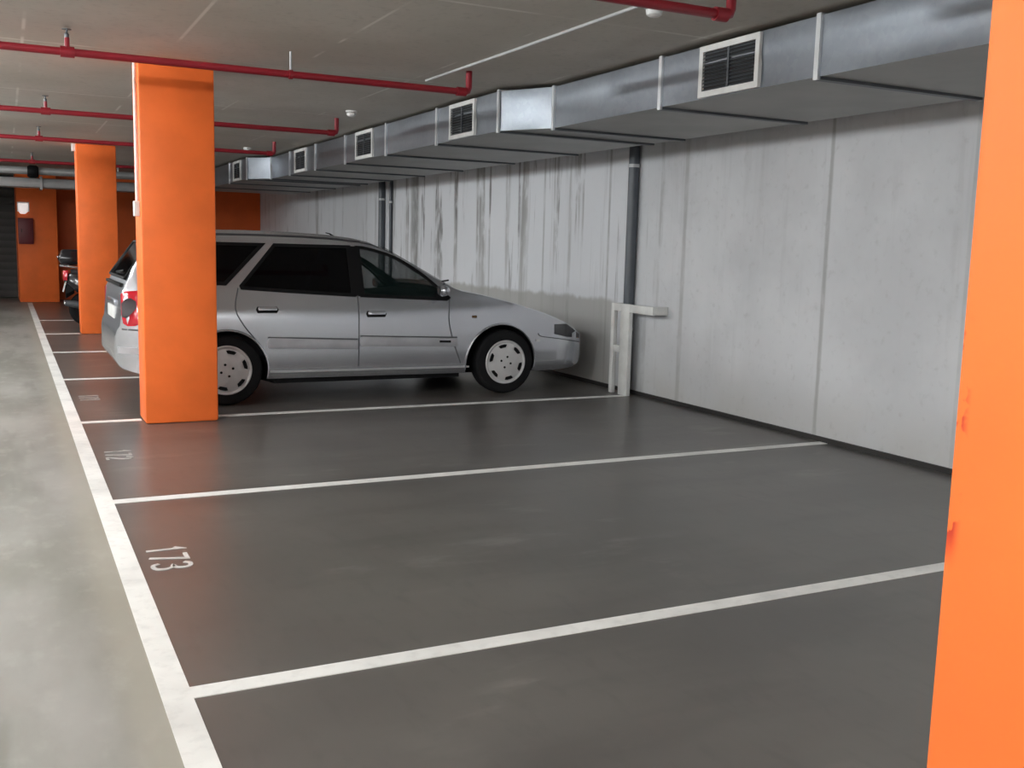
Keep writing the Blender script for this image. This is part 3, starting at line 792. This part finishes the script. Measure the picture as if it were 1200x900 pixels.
# wheels
def wheel(x, z, s):
    yc = CY + s * .835; c = (x, yc, WR)
    t = G().lathe([(.19, -.17), (.24, -.185), (.275, -.18), (.293, -.16), (WR, -.13), (WR, -.05), (.293, -.022), (.275, -.004), (.24, .002), (.205, -.004), (.19, -.02)], c, 'y', 48, sgn=s).build('tyre', M['tyre'], car)
    cv = G().lathe([(.203, -.01), (.205, .000), (.199, .006), (.188, .004), (.180, -.004), (.165, -.002), (.12, .006), (.07, .010), (.04, .010), (0, .010)], c, 'y', 60, sgn=s).build('hub_cover', M['cover'], t)
    def spot(px, pz, poly, name):
        vs = [(px + u, yc + s * h_, pz + w) for h_ in (.0115, .002) for (u, w) in poly]; n = len(poly)
        G().add(vs, [tuple(range(n)), tuple(reversed(range(n, 2 * n)))] + [(i, (i + 1) % n, n + (i + 1) % n, n + i) for i in range(n)]).build(name, M['trim'], t)
    r0 = .30 + x
    for k in range(4):
        a = r0 + k * PI / 2; spot(x + .05 * math.cos(a), WR + .05 * math.sin(a), [(.011 * math.cos(q * PI / 5), .011 * math.sin(q * PI / 5)) for q in range(10)], 'bolt_hole')
    for k in range(6):
        a = r0 + .5 + k * PI / 3; ca, sa = math.cos(a), math.sin(a)
        P = [(-.012, -.028), (.010, -.042), (.017, -.020), (.017, .020), (.010, .042), (-.012, .028)]
        spot(x + .150 * ca, WR + .150 * sa, [(u * ca - w * sa, u * sa + w * ca) for u, w in P], 'cooling_slot')
for (x, z) in WHEELS:
    for s in (-1, 1): wheel(x, WR, s)
    G().tube([(x, CY - .66, WR), (x, CY + .66, WR)], .04, 10).build('axle', M['trim'], car)

# cabin
def seat(x, y, w):
    rings = []
    for (u, z0, z1) in ((0, .40, .58), (.12, .38, .60), (.42, .38, .62), (.50, .40, .60)): rings.append([(x + u, y - w, z0), (x + u, y + w, z0), (x + u, y + w, z1), (x + u, y - w, z1)])
    st = G().loft(rings).build('seat', M['interior'], car, bevel=.02)
    rings = []
    for (z, u, k) in ((.56, .10, 1), (.8, .03, 1), (1.02, -.05, .88), (1.08, -.07, .75)): rings.append([(x + u - .09, y - w * k, z), (x + u + .05, y - w * k, z), (x + u + .05, y + w * k, z), (x + u - .09, y + w * k, z)])
    G().loft(rings).build('backrest', M['interior'], st, bevel=.02)
    if w < .4: G().loft([[(x - .13, y - .13, 1.1), (x - .06, y - .13, 1.1), (x - .06, y + .13, 1.1), (x - .13, y + .13, 1.1)], [(x - .15, y - .11, 1.24), (x - .09, y - .11, 1.24), (x - .09, y + .11, 1.24), (x - .15, y + .11, 1.24)]]).build('headrest', M['interior'], st, bevel=.02)
seat(2.48, CY - .36, .25); seat(2.48, CY + .36, .25); seat(1.62, CY, .62)
G().loft([[(3.20, CY - .72, .62), (3.20, CY + .72, .62), (3.20, CY + .72, .90), (3.20, CY - .72, .90)], [(3.60, CY - .74, .62), (3.60, CY + .74, .62), (3.60, CY + .74, .93), (3.60, CY - .74, .93)]]).build('dashboard', M['interior'], car, bevel=.03)
pts = [(3.05 + .05 * math.sin(2 * PI * k / 24), CY + .36 + .18 * math.cos(2 * PI * k / 24), .88 + .17 * math.sin(2 * PI * k / 24)) for k in range(25)]
sw = G().tube(pts, .014, 8).build('steering_wheel', M['trim'], car)
G().tube([(3.05, CY + .36, .88), (3.22, CY + .36, .80)], .03, 8).build('steering_column', M['trim'], sw)

# ------------------------------------------------------------------ scooter behind the far pillar
SY = 16.75
sc = thing('scooter', (1.5, SY, 0), 'dark motor scooter with a top box parked behind the far orange pillar', 'scooter')
for x, nm in ((1.10, 'rear_wheel'), (2.35, 'front_wheel')):
    w = G().lathe([(.16, -.05), (.20, -.06), (.25, -.045), (.265, 0), (.25, .045), (.20, .06), (.16, .05), (.16, -.05)], (x, SY, .265), 'y', 28).build(nm, M['tyre'], sc)
    G().lathe([(0, -.045), (.16, -.045), (.16, .045), (0, .045)], (x, SY, .265), 'y', 20).build('rim', M['louver'], w)
def ring_yz(x, yw, z0, z1): return [(x, SY - yw * .7, z0), (x, SY - yw, z0 + (z1 - z0) * .35), (x, SY - yw * .8, z1), (x, SY + yw * .8, z1), (x, SY + yw, z0 + (z1 - z0) * .35), (x, SY + yw * .7, z0)]
G().loft([ring_yz(.78, .09, .66, .80), ring_yz(.95, .17, .52, .80), ring_yz(1.3, .20, .36, .76), ring_yz(1.58, .18, .28, .60), ring_yz(1.66, .17, .24, .32), ring_yz(2.0, .18, .24, .31)]).build('body', M['black_gloss'], sc, bevel=.015)
G().loft([[(1.98, SY - .20, .24), (1.98, SY + .20, .24), (2.06, SY + .16, .24), (2.06, SY - .16, .24)], [(2.06, SY - .25, .62), (2.06, SY + .25, .62), (2.17, SY + .18, .62), (2.17, SY - .18, .62)], [(2.02, SY - .17, .92), (2.02, SY + .17, .92), (2.10, SY + .12, .92), (2.10, SY - .12, .92)]]).build('leg_shield', M['black_gloss'], sc, bevel=.015)
G().loft([ring_yz(.88, .11, .79, .86), ring_yz(1.1, .16, .77, .87), ring_yz(1.5, .15, .72, .80), ring_yz(1.62, .09, .68, .74)]).build('seat', M['interior'], sc, bevel=.015)
tc_ = G().loft([[(.74, SY - .18, .93), (.74, SY + .18, .93), (1.06, SY + .19, .93), (1.06, SY - .19, .93)], [(.70, SY - .22, 1.02), (.70, SY + .22, 1.02), (1.10, SY + .22, 1.02), (1.10, SY - .22, 1.02)], [(.76, SY - .18, 1.16), (.76, SY + .18, 1.16), (1.04, SY + .18, 1.16), (1.04, SY - .18, 1.16)]]).build('top_case', M['black_gloss'], sc, bevel=.03)
G().box(.695, .71, SY - .10, SY + .10, 1.03, 1.06).build('latch', M['chrome'], tc_, bevel=.003)
G().tube([(1.1, SY - .15, .88), (.85, SY - .16, .91), (.74, SY - .08, .915), (.74, SY + .08, .915), (.85, SY + .16, .91), (1.1, SY + .15, .88)], .018, 8).build('grab_rail', M['chrome'], sc)
G().loft([[(.765, SY - .13, .70), (.765, SY + .13, .70), (.765, SY + .11, .84), (.765, SY - .11, .84)], [(.82, SY - .15, .69), (.82, SY + .15, .69), (.84, SY + .13, .85), (.84, SY - .13, .85)]]).build('tail_lamp', M['redlamp'], sc, bevel=.01)
G().add([(.76, SY - .10, .52), (.76, SY + .10, .52), (.80, SY + .10, .68), (.80, SY - .10, .68), (.77, SY - .10, .52), (.77, SY + .10, .52), (.81, SY + .10, .68), (.81, SY - .10, .68)], [(0, 1, 2, 3), (7, 6, 5, 4), (0, 4, 5, 1), (2, 6, 7, 3), (0, 3, 7, 4), (1, 5, 6, 2)]).build('number_plate', M['white'], sc)
G().loft([ring_yz(.80, .10, .42, .62), ring_yz(.92, .10, .50, .66)]).build('rear_mudguard', M['trim'], sc)
G().tube([(1.55, SY - .16, .26), (1.25, SY - .19, .26), (.92, SY - .20, .34), (.78, SY - .20, .36)], [.025, .05, .055, .04], 12).build('exhaust', M['louver'], sc)
G().lathe([(0, 0), (.045, 0), (.042, -.012), (0, -.012)], (.775, SY - .20, .36), 'x', 14).build('exhaust_tip', M['chrome'], sc)
for s in (-1, 1): G().tube([(2.35, SY + s * .09, .265), (2.14, SY + s * .07, .75)], .022, 8).build('fork_leg', M['chrome'], sc)
G().tube([(2.16, SY, .70), (2.04, SY, 1.02)], .025, 8).build('steering_stem', M['trim'], sc)
G().tube([(1.90, SY - .34, 1.03), (2.00, SY - .18, 1.06), (2.04, SY, 1.04), (2.00, SY + .18, 1.06), (1.90, SY + .34, 1.03)], .016, 8).build('handlebar', M['trim'], sc)
G().loft([[(2.02, SY - .14, .90), (2.02, SY + .14, .90), (2.22, SY + .07, .88), (2.22, SY - .07, .88)], [(1.99, SY - .12, 1.07), (1.99, SY + .12, 1.07), (2.14, SY + .07, 1.05), (2.14, SY - .07, 1.05)]]).build('headset', M['black_gloss'], sc, bevel=.015)
for s in (-1, 1):
    G().tube([(2.0, SY + s * .22, 1.06), (2.02, SY + s * .36, 1.24)], .007, 6).build('mirror_stalk', M['trim'], sc)
    G().lathe([(0, 0), (.05, 0), (.045, .02), (0, .025)], (2.01, SY + s * .38, 1.27), 'x', 14).build('mirror', M['trim'], sc)
G().loft([ring_yz(2.12, .07, .46, .50), ring_yz(2.25, .075, .54, .56), ring_yz(2.40, .075, .54, .56), ring_yz(2.58, .06, .42, .44)]).build('front_mudguard', M['black_gloss'], sc)
G().tube([(1.25, SY - .10, .24), (1.08, SY - .22, .012), (1.00, SY - .23, .010)], .012, 8).build('side_stand', M['louver'], sc)
for s in (-1, 1): G().tube([(1.15, SY + s * .10, .24), (1.02, SY + s * .16, .012)], .013, 8).build('centre_stand', M['louver'], sc)

# ------------------------------------------------------------------ lighting: inferred aisle tubes plus added fill strips out of view
def strip(x, y, p, ly=1.5, z=2.50, col=(.95, .985, 1.0), lx=.12, upf=.5, side=0.0, along='y'):
    """One unseen strip, aisle tube and added fill alike: light down, up at the ceiling and sideways."""
    for k, f in ((0, 1.0), (1, upf), (2, side)):
        if f <= 0: continue
        l = bpy.data.lights.new('aisle_and_fill_light', 'AREA'); l.shape = 'RECTANGLE'; l.size = lx; l.size_y = ly
        l.energy = p * f; l.color = col
        o = bpy.data.objects.new('aisle_and_fill_light', l); COL.objects.link(o); o.location = (x, y, z)
        if k == 1: o.rotation_euler = (PI, 0, 0); o.location.z += .05
        if along == 'x': l.size, l.size_y = ly, lx
        if k == 2 and along == 'y': o.rotation_euler = (0, -PI / 2, 0); o.location.x += .07; o.location.z = 2.57
        if k == 2 and along == 'x': o.rotation_euler = (PI / 2, 0, 0); o.location.y += .07; o.location.z = 2.5
for y in (-2.5, 1.0, 4.5, 8.0, 11.5): strip(-1.2, y, 24, side=2.3 if y < 7 else 3.0, upf=1.0)
strip(-1.2, 15, 17, side=3.6); strip(-1.2, 18.5, 8, side=4.5); strip(-1.2, 21.8, 2)
for y in (-2, 2, 6, 10, 14, 18): strip(-4.2, y, 50, z=2.25, upf=3.6 if y < 15 else 1.0, side=1.2 if y < 15 else .4)  # added fill row across the aisle, evens out wall and ceiling
for x in (-.6, 1.2, 3.0, 4.6): strip(x, -2.6, 30, z=2.25, upf=1.8)  # added fill strips behind the camera
strip(-1.4, 3.7, 16, z=2.5, upf=1.5, side=7, along='x'); strip(-1.6, 9.5, 10, z=2.5, upf=1.5, side=4, along='x')  # added crosswise fill facing down the aisle, brightens pillar fronts
strip(3.0, -.6, 38, z=2.25, upf=2.0)  # one more added fill strip, just behind the camera
w = bpy.data.worlds.new('garage_air'); scene.world = w; w.use_nodes = True
w.node_tree.nodes['Background'].inputs[0].default_value = (.05, .05, .055, 1); w.node_tree.nodes['Background'].inputs[1].default_value = .5

# ------------------------------------------------------------------ camera
cam = bpy.data.cameras.new('camera'); co = bpy.data.objects.new('camera', cam); COL.objects.link(co)
yaw, pit, roll, F_ = .4666, .1344, .0259, 1178.74
cy, sy, cp, sp = math.cos(yaw), math.sin(yaw), math.cos(pit), math.sin(pit)
fwd = Vector((sy * cp, cy * cp, -sp)); right = Vector((cy, -sy, 0)); up = right.cross(fwd)
r2 = right * math.cos(roll) + up * math.sin(roll); u2 = -right * math.sin(roll) + up * math.cos(roll)
co.matrix_world = Matrix(((r2.x, u2.x, -fwd.x, 0), (r2.y, u2.y, -fwd.y, 0), (r2.z, u2.z, -fwd.z, 1.3534), (0, 0, 0, 1)))
cam.sensor_width = 36; cam.lens = 36 * F_ / 1200; cam.clip_start = .05
scene.camera = co
scene.view_settings.view_transform = 'Standard'; scene.view_settings.look = 'None'
scene.view_settings.exposure = -0.62
scene.cycles.max_bounces = 8; scene.cycles.diffuse_bounces = 5
